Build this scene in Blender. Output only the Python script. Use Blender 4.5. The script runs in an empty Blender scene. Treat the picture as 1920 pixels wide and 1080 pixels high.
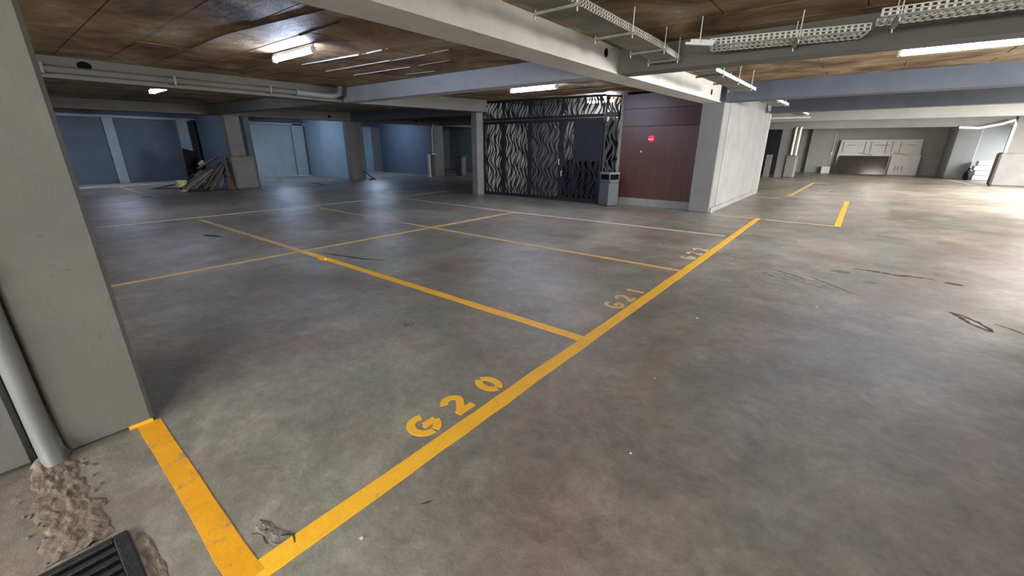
import bpy, bmesh, math, random
from mathutils import Vector, Matrix
random.seed(7)
C = bpy.context.scene.collection
S = bpy.context.scene

# ------------------------------------------------------------------ camera
cam_data = bpy.data.cameras.new('camera')
cam = bpy.data.objects.new('camera', cam_data)
C.objects.link(cam)
S.camera = cam
cam_data.sensor_width = 36.0
cam_data.lens = 769.86 / 1920 * 36.0
cam_data.clip_start = 0.05
cam_data.clip_end = 200
R = Matrix(((0.78209748, -0.20365744, 0.58893734),
            (0.62314722, 0.25054948, -0.7408863),
            (0.00332906, 0.94643996, 0.32286268)))
cam.matrix_world = Matrix.Translation((0, 0, 1.5)) @ R.to_4x4()

# ------------------------------------------------------------------ exposure, world, daylight
vs = S.view_settings
vs.view_transform = 'Standard'
vs.look = 'None'
vs.exposure = 0.9
vs.gamma = 1.0
vs.use_curve_mapping = False

world = bpy.data.worlds.new('world')
S.world = world
world.use_nodes = True
world.node_tree.nodes['Background'].inputs[0].default_value = (0.62, 0.72, 0.85, 1)
world.node_tree.nodes['Background'].inputs[1].default_value = 1.0

def area_light(name, loc, size_y, size_z, power, col, direction=(-1, 0, 0)):
    """area light"""
    d = bpy.data.lights.new(name, 'AREA')
    d.shape = 'RECTANGLE'
    d.size, d.size_y = size_y, size_z
    d.energy = power
    d.color = col
    o = bpy.data.objects.new(name, d)
    C.objects.link(o)
    o.location = loc
    z = -Vector(direction).normalized()
    up = Vector((0, 0, 1))
    x = up.cross(z).normalized()
    y = z.cross(x)
    o.matrix_world = Matrix.Translation(loc) @ Matrix((x, y, z)).transposed().to_4x4()
    return o

DAY = (1.0, 0.975, 0.93)
area_light('daylight_near', (7.6, 8.0, 1.7), 3.6, 1.5, 850, DAY, (-0.9, -0.25, -0.25))
area_light('daylight_far', (7.5, 19.0, 2.3), 12.0, 1.4, 2900, (1.0, 0.95, 0.87), (-0.42, 0, -0.9))
area_light('daylight_back', (7.6, 31.6, 1.75), 6.0, 1.3, 380, (0.95, 0.97, 1.0), (-0.6, 0, -0.8))
area_light('foreground_fill', (-0.5, -5.7, 1.7), 6.0, 1.1, 480, DAY, (0, 0.7, -0.71))  # unseen light behind the camera, added to lift the foreground
LAMP_POWER = 85.0
LAMP_COLOR = (0.64, 0.75, 1.0)
REAR_LAMP_COLOR = (0.52, 0.70, 1.0)
WARM_LAMP_COLOR = (1.0, 0.95, 0.88)

# ------------------------------------------------------------------ materials
def mat(name):
    m = bpy.data.materials.new(name)
    m.use_nodes = True
    return m, m.node_tree.nodes, m.node_tree.links

def ramp(n, stops):
    r = n.new('ShaderNodeValToRGB')
    e = r.color_ramp.elements
    while len(e) < len(stops):
        e.new(0.5)
    for el, (p, c) in zip(e, stops):
        el.position = p
        el.color = (*c, 1) if len(c) == 3 else c
    return r

def noise(n, l, scale, detail=6, rough=0.6, dist=0.0, vec=None):
    t = n.new('ShaderNodeTexNoise')
    t.inputs['Scale'].default_value = scale
    t.inputs['Detail'].default_value = detail
    t.inputs['Roughness'].default_value = rough
    t.inputs['Distortion'].default_value = dist
    if vec is not None:
        l.new(vec, t.inputs['Vector'])
    return t

def position(n, l, scale=(1, 1, 1)):
    g = n.new('ShaderNodeNewGeometry')
    m = n.new('ShaderNodeMapping')
    m.inputs['Scale'].default_value = scale
    l.new(g.outputs['Position'], m.inputs['Vector'])
    return m.outputs[0]

def mixc(n, l, fac, a, b, mode='MIX'):
    x = n.new('ShaderNodeMix')
    x.data_type = 'RGBA'
    x.blend_type = mode
    for s, v in ((0, fac), (6, a), (7, b)):
        if isinstance(v, (int, float)):
            x.inputs[s].default_value = v
        elif isinstance(v, tuple):
            x.inputs[s].default_value = (*v, 1)
        else:
            l.new(v, x.inputs[s])
    return x.outputs[2]

def plain(name, col, rough=0.7, metal=0.0, var=0.12, scale=6.0, bump=0.0, bscale=40, spec=0.4, stretch=(1, 1, 1)):
    """painted or bare surface with a slight mottling and fine relief"""
    m, n, l = mat(name)
    b = n['Principled BSDF']
    v = position(n, l, stretch)
    t = noise(n, l, scale, 5, 0.6, 0.2, v)
    lo = tuple(c * (1 - var) for c in col)
    hi = tuple(min(1, c * (1 + var)) for c in col)
    r = ramp(n, [(0.3, lo), (0.7, hi)])
    l.new(t.outputs[0], r.inputs[0])
    l.new(r.outputs[0], b.inputs['Base Color'])
    b.inputs['Roughness'].default_value = rough
    b.inputs['Metallic'].default_value = metal
    b.inputs['Specular IOR Level'].default_value = spec
    if bump:
        t2 = noise(n, l, bscale, 4, 0.6, 0, v)
        bp = n.new('ShaderNodeBump')
        bp.inputs['Strength'].default_value = bump
        bp.inputs['Distance'].default_value = 0.01
        l.new(t2.outputs[0], bp.inputs['Height'])
        l.new(bp.outputs[0], b.inputs['Normal'])
    return m

def floor_material():
    m, n, l = mat('worn concrete floor')
    b = n['Principled BSDF']
    v = position(n, l)
    big = noise(n, l, 0.55, 7, 0.62, 0.6, v)
    hue = noise(n, l, 0.9, 5, 0.55, 0.8, position(n, l, (1.0, 0.8, 1)))
    mid = noise(n, l, 2.6, 12, 0.77, 0.35, v)
    fine = noise(n, l, 14, 8, 0.75, 0.3, v)
    base = ramp(n, [(0.30, (0.145, 0.124, 0.112)), (0.45, (0.205, 0.186, 0.166)), (0.58, (0.25, 0.238, 0.212)), (0.74, (0.34, 0.33, 0.30))])
    l.new(big.outputs[0], base.inputs[0])
    tint = ramp(n, [(0.36, (1.06, 0.94, 0.90)), (0.5, (1.0, 0.98, 0.94)), (0.64, (0.92, 1.0, 0.95))])
    l.new(hue.outputs[0], tint.inputs[0])
    c = mixc(n, l, 1.0, base.outputs[0], tint.outputs[0], 'MULTIPLY')
    mr = ramp(n, [(0.3, (0.60, 0.60, 0.60)), (0.5, (0.99, 0.99, 0.99)), (0.7, (1.5, 1.5, 1.5))])
    l.new(mid.outputs[0], mr.inputs[0])
    c = mixc(n, l, 0.85, c, mr.outputs[0], 'MULTIPLY')
    fr = ramp(n, [(0.3, (0.76, 0.76, 0.76)), (0.7, (1.25, 1.25, 1.25))])
    l.new(fine.outputs[0], fr.inputs[0])
    c = mixc(n, l, 0.95, c, fr.outputs[0], 'MULTIPLY')
    # scattered pale chips and dark spots
    sp = noise(n, l, 1.7, 10, 0.75, 1.6, v)
    sr = ramp(n, [(0.60, (0, 0, 0)), (0.72, (0.8, 0.8, 0.8))])
    l.new(sp.outputs[0], sr.inputs[0])
    c = mixc(n, l, sr.outputs[0], c, (0.30, 0.28, 0.25))
    l.new(c, b.inputs['Base Color'])
    rr = ramp(n, [(0.34, (0.45, 0.45, 0.45)), (0.50, (0.37, 0.37, 0.37)), (0.68, (0.27, 0.27, 0.27))])
    gl_ = noise(n, l, 0.8, 6, 0.62, 0.2, position(n, l, (1, 1, 1)))
    l.new(gl_.outputs[0], rr.inputs[0])
    l.new(rr.outputs[0], b.inputs['Roughness'])
    b.inputs['Specular IOR Level'].default_value = 0.55
    bp = n.new('ShaderNodeBump')
    bp.inputs['Strength'].default_value = 0.35
    bp.inputs['Distance'].default_value = 0.02
    a = n.new('ShaderNodeMath'); a.operation = 'MULTIPLY_ADD'
    l.new(mid.outputs[0], a.inputs[0]); a.inputs[1].default_value = 1.0
    l.new(fine.outputs[0], a.inputs[2])
    l.new(a.outputs[0], bp.inputs['Height'])
    l.new(bp.outputs[0], b.inputs['Normal'])
    return m

def line_material(name, col, wear):
    """road paint with worn patches where the floor shows through"""
    m, n, l = mat(name)
    b = n['Principled BSDF']
    v = position(n, l)
    t = noise(n, l, 5, 8, 0.75, 0.5, v)
    f = noise(n, l, 60, 4, 0.7, 0, v)
    r = ramp(n, [(0.3, tuple(c * 0.82 for c in col)), (0.7, tuple(min(1, c * 1.08) for c in col))])
    l.new(t.outputs[0], r.inputs[0])
    w = ramp(n, [(wear, (1, 1, 1)), (wear + 0.09, (0, 0, 0))])
    t2 = noise(n, l, 9, 10, 0.8, 0.3, v)
    l.new(t2.outputs[0], w.inputs[0])
    c = mixc(n, l, w.outputs[0], r.outputs[0], (0.3, 0.24, 0.17))
    l.new(c, b.inputs['Base Color'])
    b.inputs['Roughness'].default_value = 0.55
    b.inputs['Specular IOR Level'].default_value = 0.3
    bp = n.new('ShaderNodeBump')
    bp.inputs['Strength'].default_value = 0.25
    bp.inputs['Distance'].default_value = 0.004
    l.new(f.outputs[0], bp.inputs['Height'])
    l.new(bp.outputs[0], b.inputs['Normal'])
    return m

def slab_material():
    """board-marked concrete, stained brown by the shuttering"""
    m, n, l = mat('brown shuttered slab')
    b = n['Principled BSDF']
    v = position(n, l)
    t = noise(n, l, 0.95, 9, 0.68, 0.8, v)
    st = noise(n, l, 2.6, 9, 0.72, 0.9, position(n, l, (0.8, 1.5, 1)))
    r = ramp(n, [(0.36, (0.065, 0.038, 0.017)), (0.46, (0.20, 0.118, 0.052)), (0.55, (0.32, 0.21, 0.10)), (0.64, (0.36, 0.30, 0.21)), (0.72, (0.52, 0.47, 0.38))])
    l.new(t.outputs[0], r.inputs[0])
    sr = ramp(n, [(0.3, (0.65, 0.65, 0.65)), (0.55, (1, 1, 1)), (0.75, (1.6, 1.6, 1.6))])
    l.new(st.outputs[0], sr.inputs[0])
    c = mixc(n, l, 0.8, r.outputs[0], sr.outputs[0], 'MULTIPLY')
    l.new(c, b.inputs['Base Color'])
    b.inputs['Roughness'].default_value = 0.6
    bp = n.new('ShaderNodeBump')
    bp.inputs['Strength'].default_value = 0.7
    bp.inputs['Distance'].default_value = 0.07
    l.new(st.outputs[0], bp.inputs['Height'])
    l.new(bp.outputs[0], b.inputs['Normal'])
    return m

def painted_concrete(name, col, scuff=0.5, th=0.665):
    """rendered concrete, uneven, with scuffed and chipped specks"""
    m, n, l = mat(name)
    b = n['Principled BSDF']
    v = position(n, l)
    t = noise(n, l, 1.6, 6, 0.6, 0.5, v)
    r = ramp(n, [(0.3, tuple(c * 0.86 for c in col)), (0.7, tuple(min(1, c * 1.1) for c in col))])
    l.new(t.outputs[0], r.inputs[0])
    s = noise(n, l, 7, 10, 0.8, 1.0, position(n, l, (1, 1, 0.6)))
    sr = ramp(n, [(th, (0, 0, 0)), (th + 0.065, (scuff, scuff, scuff))])
    l.new(s.outputs[0], sr.inputs[0])
    c = mixc(n, l, sr.outputs[0], r.outputs[0], tuple(x * 0.4 for x in col))
    l.new(c, b.inputs['Base Color'])
    b.inputs['Roughness'].default_value = 0.75
    b.inputs['Specular IOR Level'].default_value = 0.3
    f = noise(n, l, 30, 8, 0.7, 0, v)
    bp = n.new('ShaderNodeBump')
    bp.inputs['Strength'].default_value = 0.35
    bp.inputs['Distance'].default_value = 0.008
    l.new(f.outputs[0], bp.inputs['Height'])
    l.new(bp.outputs[0], b.inputs['Normal'])
    return m

def emissive(name, col, strength):
    m, n, l = mat(name)
    b = n['Principled BSDF']
    b.inputs['Base Color'].default_value = (*[c * 0.6 for c in col], 1)
    b.inputs['Emission Color'].default_value = (*col, 1)
    b.inputs['Emission Strength'].default_value = strength
    return m

def wood_material(name, col):
    m, n, l = mat(name)
    b = n['Principled BSDF']
    v = position(n, l, (26, 26, 0.8))
    t = noise(n, l, 1.0, 6, 0.65, 0.3, v)
    r = ramp(n, [(0.3, tuple(c * 0.7 for c in col)), (0.5, col), (0.75, tuple(c * 1.35 for c in col))])
    l.new(t.outputs[0], r.inputs[0])
    l.new(r.outputs[0], b.inputs['Base Color'])
    b.inputs['Roughness'].default_value = 0.38
    b.inputs['Specular IOR Level'].default_value = 0.5
    return m

M = {}
M['floor'] = floor_material()
M['yellow'] = line_material('yellow road paint', (1.0, 0.53, 0.035), 0.30)
M['yellow_worn'] = line_material('rubbed orange yellow paint', (0.80, 0.38, 0.015), 0.36)
M['yellow_old'] = line_material('old yellow road paint', (0.72, 0.45, 0.14), 0.36)
M['cream_old'] = line_material('faded cream road paint', (0.72, 0.60, 0.42), 0.38)
M['slab'] = slab_material()
M['slab_grey'] = plain('grey board-marked slab', (0.115, 0.112, 0.10), 0.8, var=0.18, scale=1.5, bump=0.3)
M['column'] = painted_concrete('grey green painted concrete', (0.165, 0.17, 0.155), 0.45, 0.60)
M['pillar'] = painted_concrete('mid grey painted pillar', (0.165, 0.165, 0.165))
M['beam_lamp_blue'] = painted_concrete('pale beam with lamp blue in colour', (0.33, 0.345, 0.385), 0.25)  # bluish lamp light put into the beam colour
M['beam_darkened'] = painted_concrete('grey painted beam', (0.125, 0.122, 0.11), 0.35)  # darker copy of the beam paint, shade put into its colour
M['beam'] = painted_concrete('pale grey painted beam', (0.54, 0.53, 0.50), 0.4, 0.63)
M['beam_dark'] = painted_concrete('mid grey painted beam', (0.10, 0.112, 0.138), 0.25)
M['white_wall'] = painted_concrete('chalky white render', (0.185, 0.185, 0.19), 0.75, 0.565)
M['wall_blue'] = plain('blue grey plaster', (0.088, 0.11, 0.148), 0.8, var=0.08, scale=2, bump=0.25, bscale=50)
M['wall_bluelight'] = plain('pale blue grey plaster', (0.25, 0.31, 0.35), 0.8, var=0.08, scale=2, bump=0.3, bscale=50)
M['wall_grey'] = plain('grey plaster', (0.30, 0.31, 0.30), 0.8, var=0.08, scale=1.5, bump=0.25, bscale=40)
M['kerb'] = plain('pale concrete kerb', (0.45, 0.45, 0.43), 0.8, var=0.15, scale=4, bump=0.3)
M['black'] = plain('black painted steel', (0.012, 0.012, 0.018), 0.6, 0.0, 0.1, spec=0.25)
M['void'] = plain('unlit hole', (0.006, 0.006, 0.006), 0.95, spec=0.05)
M['wood'] = wood_material('dark red brown laminate', (0.075, 0.03, 0.024))
M['wood_dark'] = wood_material('darker red brown laminate', (0.052, 0.015, 0.012))
M['skirting'] = plain('grey metal skirting', (0.22, 0.22, 0.21), 0.45, var=0.06)
M['galv'] = plain('galvanised steel', (0.62, 0.62, 0.56), 0.5, 0.15, 0.15, 12)
M['galv_dark'] = plain('dusty galvanised steel', (0.20, 0.195, 0.17), 0.7, 0.1, 0.25, 5)
M['white_metal'] = plain('white painted steel', (0.75, 0.76, 0.76), 0.45, var=0.04)
M['pvc'] = plain('grey plastic pipe', (0.17, 0.18, 0.18), 0.45, var=0.1, scale=9)
M['pvc_cream'] = plain('cream plastic pipe', (0.66, 0.64, 0.54), 0.45, var=0.06)
M['iron'] = plain('black cast iron', (0.035, 0.038, 0.042), 0.5, 0.4, 0.3, 20, 0.4, 80)
M['rubble'] = plain('broken mortar', (0.17, 0.143, 0.112), 0.9, 0.0, 0.4, 16, 0.9, 30)
M['chip'] = plain('chipped concrete', (0.20, 0.185, 0.165), 0.8, 0.0, 0.45, 18, 0.8, 40)
M['bin'] = plain('brushed grey steel', (0.12, 0.13, 0.14), 0.45, 0.4, 0.06)
M['bin_lid'] = plain('pale grey steel lid', (0.22, 0.23, 0.23), 0.4, 0.3, 0.05)
M['plank'] = plain('old brown timber', (0.10, 0.072, 0.062), 0.85, 0, 0.35, 8, 0.4, 30, stretch=(1, 1, 1))
M['plank_grey'] = plain('weathered grey timber', (0.16, 0.155, 0.165), 0.85, 0, 0.3, 8, 0.4, 30)
M['bucket'] = plain('pale yellow plastic', (0.52, 0.50, 0.24), 0.5, var=0.12, scale=14)
M['foam'] = plain('white wrapped board', (0.62, 0.62, 0.61), 0.6, var=0.07, scale=3)
M['print'] = plain('grey print', (0.28, 0.29, 0.31), 0.7, var=0.1)
M['glossy_dark'] = plain('dark grey polished sheet', (0.055, 0.05, 0.045), 0.2, 0, 0.2, 2)
M['crack'] = plain('dirt filled crack', (0.07, 0.058, 0.045), 0.95, spec=0.1)
M['damp'] = plain('dark damp stain', (0.13, 0.115, 0.09), 0.6, var=0.25, scale=9)
M['paper'] = plain('white litter', (0.75, 0.75, 0.72), 0.7)
M['tube'] = emissive('lit fluorescent tube', LAMP_COLOR, LAMP_POWER)
M['tube_rear'] = emissive('lit cool fluorescent tube', REAR_LAMP_COLOR, LAMP_POWER * 1.3)
M['tube_warm'] = emissive('lit warm fluorescent tube', WARM_LAMP_COLOR, LAMP_POWER * 0.8)
M['tube_dim'] = emissive('ageing fluorescent tube', LAMP_COLOR, LAMP_POWER * 0.5)
M['tube_room'] = emissive('weak fluorescent tube', (1.0, 0.97, 0.93), LAMP_POWER * 4.0)
M['red_light'] = emissive('red indicator light', (1.0, 0.01, 0.04), 0.45)
M['pale_light'] = emissive('pale red indicator bar', (1.0, 0.35, 0.4), 0.7)

# ------------------------------------------------------------------ mesh helpers
class MB:
    """collects boxes, bars, tubes and prisms into one mesh"""
    def __init__(s):
        s.v, s.f = [], []
    def add(s, vs_, fs_):
        k = len(s.v)
        s.v += [tuple(p) for p in vs_]
        s.f += [tuple(i + k for i in q) for q in fs_]
        return s
    def hexa(s, p):
        return s.add(p, [(0, 3, 2, 1), (4, 5, 6, 7), (0, 1, 5, 4), (1, 2, 6, 5), (2, 3, 7, 6), (3, 0, 4, 7)])
    def box(s, x0, x1, y0, y1, z0, z1, mtx=None, ch=0.0):
        if ch:
            bm = bmesh.new()
            bmesh.ops.create_cube(bm, size=1)
            bmesh.ops.scale(bm, vec=(x1 - x0, y1 - y0, z1 - z0), verts=bm.verts)
            bmesh.ops.translate(bm, vec=((x0 + x1) / 2, (y0 + y1) / 2, (z0 + z1) / 2), verts=bm.verts)
            bmesh.ops.bevel(bm, geom=bm.edges[:], offset=ch, segments=1, affect='EDGES')
            bm.verts.index_update()
            p = [v.co.copy() for v in bm.verts]
            fs_ = [tuple(v.index for v in f.verts) for f in bm.faces]
            bm.free()
            if mtx is not None:
                p = [mtx @ q for q in p]
            return s.add(p, fs_)
        p = [Vector(q) for q in ((x0, y0, z0), (x1, y0, z0), (x1, y1, z0), (x0, y1, z0), (x0, y0, z1), (x1, y0, z1), (x1, y1, z1), (x0, y1, z1))]
        if mtx is not None:
            p = [mtx @ q for q in p]
        return s.hexa(p)
    def bar(s, a, b, w, t, up=(0, 0, 1)):
        """rectangular bar from a to b: w across, t along up"""
        a, b = Vector(a), Vector(b)
        d = (b - a).normalized()
        u = Vector(up)
        side = d.cross(u)
        if side.length < 1e-4:
            side = d.cross(Vector((1, 0, 0)))
        side.normalize()
        u = side.cross(d).normalized()
        o = [side * -w / 2 + u * -t / 2, side * w / 2 + u * -t / 2, side * w / 2 + u * t / 2, side * -w / 2 + u * t / 2]
        return s.hexa([a + q for q in o] + [b + q for q in o])
    def tube(s, pts, r, n=12, caps=True):
        pts = [Vector(p) for p in pts]
        rr = r if isinstance(r, (list, tuple)) else [r] * len(pts)
        rings = []
        side = None
        for i, p in enumerate(pts):
            d = (pts[min(i + 1, len(pts) - 1)] - pts[max(i - 1, 0)]).normalized()
            if side is None:
                side = d.cross(Vector((0, 0, 1)))
                if side.length < 1e-3:
                    side = Vector((1, 0, 0))
            side = (side - d * side.dot(d)).normalized()
            up = d.cross(side)
            rings.append([p + (side * math.cos(2 * math.pi * k / n) + up * math.sin(2 * math.pi * k / n)) * rr[i] for k in range(n)])
        vs_ = [q for ring in rings for q in ring]
        fs_ = []
        for i in range(len(pts) - 1):
            for k in range(n):
                fs_.append((i * n + k, (i + 1) * n + k, (i + 1) * n + (k + 1) % n, i * n + (k + 1) % n))
        if caps:
            fs_.append(tuple(range(n)))
            fs_.append(tuple((len(pts) - 1) * n + k for k in reversed(range(n))))
        return s.add(vs_, fs_)
    def strip(s, left, right, z0, z1):
        """solid ribbon lying flat: two lists of xy points"""
        n = len(left)
        vs_ = [(p[0], p[1], z1) for p in left] + [(p[0], p[1], z1) for p in right]
        vs_ += [(p[0], p[1], z0) for p in left] + [(p[0], p[1], z0) for p in right]
        fs_ = []
        for i in range(n - 1):
            fs_.append((i, i + 1, n + i + 1, n + i))
            fs_.append((i, 2 * n + i, 2 * n + i + 1, i + 1))
            fs_.append((n + i, n + i + 1, 3 * n + i + 1, 3 * n + i))
        fs_.append((0, n, 3 * n, 2 * n))
        fs_.append((n - 1, 3 * n - 1, 4 * n - 1, 2 * n - 1))
        return s.add(vs_, fs_)
    def build(s, name, m, parent=None, smooth=False, loc=None):
        me = bpy.data.meshes.new(name)
        vv = s.v if loc is None else [(p[0] - loc[0], p[1] - loc[1], p[2] - loc[2]) for p in s.v]
        me.from_pydata(vv, [], s.f)
        me.validate()
        bm = bmesh.new(); bm.from_mesh(me)
        bmesh.ops.recalc_face_normals(bm, faces=bm.faces[:])
        bm.to_mesh(me); bm.free()
        if smooth:
            me.polygons.foreach_set('use_smooth', [True] * len(me.polygons))
            me.set_sharp_from_angle(angle=math.radians(40))
        me.materials.append(m)
        o = bpy.data.objects.new(name, me)
        C.objects.link(o)
        if loc is not None:
            o.location = loc
        if parent is not None:
            o.parent = parent
            o.matrix_parent_inverse = Matrix.Translation(-parent.location)
        return o

def tag(o, label=None, cat=None, group=None, kind=None):
    if label: o['label'] = label
    if cat: o['category'] = cat
    if group: o['group'] = group
    if kind: o['kind'] = kind
    return o

def empty(name, loc, label, cat, group=None):
    o = bpy.data.objects.new(name, None)
    o.empty_display_size = 0.1
    C.objects.link(o)
    o.location = loc
    return tag(o, label, cat, group)

def struct(o, label=None):
    return tag(o, label, None, None, 'structure')

# ------------------------------------------------------------------ heights of beams and slab (the deck is not quite level)
XS = [-24, -18, -9.2, -2.7, 3, 9]
YS = [-6, 0, 5.5, 11, 16.5, 24, 36]
ZB = [[2.60, 2.52, 2.42, 2.38, 2.37, 2.37],
      [2.60, 2.52, 2.42, 2.38, 2.37, 2.37],
      [2.62, 2.57, 2.45, 2.41, 2.38, 2.38],
      [2.66, 2.60, 2.56, 2.49, 2.49, 2.49],
      [2.68, 2.62, 2.60, 2.58, 2.59, 2.59],
      [2.70, 2.66, 2.62, 2.60, 2.58, 2.58],
      [2.72, 2.70, 2.66, 2.62, 2.58, 2.58]]
DEPTH = [0.29, 0.29, 0.29, 0.35, 0.36, 0.36, 0.34]

def _loc(a, v):
    v = max(a[0], min(a[-1], v))
    for i in range(len(a) - 1):
        if v <= a[i + 1]:
            return i, (v - a[i]) / (a[i + 1] - a[i])

def zb(x, y):
    i, s = _loc(XS, x); j, t = _loc(YS, y)
    return (ZB[j][i] * (1 - s) + ZB[j][i + 1] * s) * (1 - t) + (ZB[j + 1][i] * (1 - s) + ZB[j + 1][i + 1] * s) * t

def zs(x, y):
    j, t = _loc(YS, y)
    return zb(x, y) + DEPTH[j] * (1 - t) + DEPTH[j + 1] * t

def beam(label, axis, stations, c0, c1, m, zoff=0.0, ends=None):
    """beam along 'x' or 'y' through stations, c0..c1 across, following the deck"""
    b = MB()
    vs_ = []
    for st in stations:
        for c, top in ((c0, 0), (c1, 0), (c1, 1), (c0, 1)):
            x, y = (c, st) if axis == 'y' else (st, c)
            cx, cy = ((c0 + c1) / 2, st) if axis == 'y' else (st, (c0 + c1) / 2)
            vs_.append((x, y, zs(x, y) + 0.03 if top else zb(cx, cy) + zoff))
    n = len(stations)
    fs_ = [(0, 1, 2, 3), tuple(4 * (n - 1) + k for k in (3, 2, 1, 0))]
    for i in range(n - 1):
        for k in range(4):
            fs_.append((4 * i + k, 4 * i + 4 + k, 4 * i + 4 + (k + 1) % 4, 4 * i + (k + 1) % 4))
    b.add(vs_, fs_)
    return struct(b.build('beam', m), label)

# ------------------------------------------------------------------ floor
fb = MB()
fb.box(-24.3, 8.3, -6.3, 36.3, -0.2, 0.0)
floor = struct(fb.build('floor', M['floor']), 'worn stained grey brown concrete car park floor')

def painted(a, b, w, m, label, name='painted_line', t=0.002, jitter=0.004):
    """line of paint on the floor, slightly uneven at its edges"""
    a, b = Vector((*a, 0)), Vector((*b, 0))
    d = b - a
    n = max(2, int(d.length / 0.18))
    side = Vector((-d.y, d.x, 0)).normalized() * w / 2
    L_, R_ = [], []
    for i in range(n + 1):
        p = a + d * i / n
        L_.append(p + side * (1 + random.uniform(-jitter, jitter) / w * 2))
        R_.append(p - side * (1 + random.uniform(-jitter, jitter) / w * 2))
    o = MB().strip(L_, R_, 0.0, t).build(name, m, floor)
    if label:
        o['label'] = label
    return o

painted((-1.425, 0.24), (-1.43, 6.6), 0.105, M['yellow'], 'bright yellow line along the open ends of the numbered bays')
painted((-1.43, 6.6), (-1.45, 10.85), 0.10, M['yellow'], 'yellow line towards the white wall, slightly scuffed')
painted((-2.86, 0.255), (-1.42, 0.245), 0.105, M['yellow_worn'], 'wide yellow line from the near column to the bay corner', t=0.0025)
painted((-10.9, 2.76), (-6.3, 2.78), 0.085, M['yellow_old'], 'dull yellow line between the rear bays')
painted((-6.3, 2.78), (-1.47, 2.79), 0.10, M['yellow'], 'yellow line dividing the first and second numbered bays')
painted((-6.25, 5.33), (-1.47, 5.36), 0.08, M['yellow_old'], 'yellow line dividing the second and third numbered bays')
painted((-11.1, 5.37), (-6.25, 5.33), 0.07, M['yellow_old'], 'thin dull line between the rear bays')
painted((-6.3, 8.02), (-1.55, 8.16), 0.07, M['cream_old'], 'faded cream line bounding the third numbered bay')
painted((-11.2, 8.08), (-6.3, 8.02), 0.06, M['cream_old'], 'faded thin line behind the third bay')
painted((-6.31, 0.55), (-6.3, 8.0), 0.075, M['yellow_old'], 'dull yellow line crossing behind the numbered bays', t=0.0015)
painted((-11.3, 1.2), (-11.2, 8.2), 0.06, M['cream_old'], 'worn whitish line closing the rear bays')
painted((-11.2, 8.2), (-11.6, 12.4), 0.035, M['cream_old'], 'barely visible worn line near the black gate')
painted((0.0, 10.7), (0.08, 16.2), 0.11, M['yellow'], 'short yellow line in the bright driving lane')
painted((-1.47, 16.7), (-1.28, 24.2), 0.12, M['yellow_old'], 'orange yellow line beyond the white wall')
painted((-2.4, 10.76), (-1.55, 10.74), 0.06, M['cream_old'], 'faint line at the foot of the white wall')
painted((-1.3, 10.74), (-0.06, 10.7), 0.07, M['cream_old'], 'faint cream line joining the two yellow lines')
painted((4.0, 32.5), (4.35, 27.9), 0.10, M['cream_old'], 'faint line in front of the white stack')
painted((-23.0, 3.40), (-18.8, 3.31), 0.09, M['yellow_old'], 'pale yellow line in front of the dark blue wall')
painted((-2.3, 15.8), (-1.6, 15.83), 0.09, M['cream_old'], 'faint worn line by the end of the white wall')

# stencilled bay numbers: u runs along +Y, v points away from the yellow line (-X)
def stroke(mb, pts, w, z1=0.0023):
    L_, R_ = [], []
    P = [Vector((*p, 0)) for p in pts]
    for i, p in enumerate(P):
        d = (P[min(i + 1, len(P) - 1)] - P[max(i - 1, 0)]).normalized()
        nrm = Vector((-d.y, d.x, 0))
        ww = w[i] if isinstance(w, list) else w
        L_.append(p + nrm * ww / 2)
        R_.append(p - nrm * ww / 2)
    mb.strip(L_, R_, 0.0, z1)

def arc(cx, cy, rx, ry, a0, a1, n=18):
    return [(cx + rx * math.cos(math.radians(a0 + (a1 - a0) * i / n)), cy + ry * math.sin(math.radians(a0 + (a1 - a0) * i / n))) for i in range(n + 1)]

GLYPH = {
    'G': [arc(.5, .5, .40, .41, 62, 272), arc(.5, .5, .40, .41, 284, 352), [(.93, .47), (.50, .47)], [(.55, .50), (.55, .33)]],
    '2': [arc(.47, .70, .31, .23, 168, -28, 14) + [(.55, .38), (.34, .20), (.24, .10)], [(.13, .10), (.88, .10)]],
    '0': [arc(.5, .5, .34, .41, 97, 264), arc(.5, .5, .34, .41, -82, 82)],
    '1': [[(.5, .02), (.5, .98)], [(.52, .94), (.26, .76)]],
}
def glyph(ch, u0, u1, x_base, x_top, w, m, parent):
    mb = MB()
    for k, pts in enumerate(GLYPH[ch]):
        P = [(x_base + (x_top - x_base) * v, u0 + (u1 - u0) * u) for u, v in pts]
        stroke(mb, P, w, 0.0022 + 0.0001 * k)
    return mb.build('digit' if ch != 'G' else 'letter', m, parent)

def bay_number(text, spans, x_base, x_top, w, m, label):
    root = bpy.data.objects.new('bay_number', None)
    C.objects.link(root)
    root.location = (x_base, spans[0][0], 0)
    root.parent = floor
    root['label'] = label
    for ch, (u0, u1) in zip(text, spans):
        glyph(ch, u0, u1, x_base, x_top, w, m, root)
    return root
bay_number('G20', [(1.14, 1.32), (1.40, 1.575), (1.71, 1.86)], -1.52, -1.71, 0.050, M['yellow'], 'yellow stencilled G20 beside the bay line')
bay_number('G21', [(3.60, 3.77), (3.85, 4.03), (4.15, 4.30)], -1.50, -1.71, 0.038, M['yellow_old'], 'yellow stencilled G21 beside the bay line')
bay_number('G22', [(6.05, 6.23), (6.36, 6.55), (6.68, 6.86)], -1.50, -1.72, 0.040, M['cream_old'], 'faded stencilled G22 beside the bay line')

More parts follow.
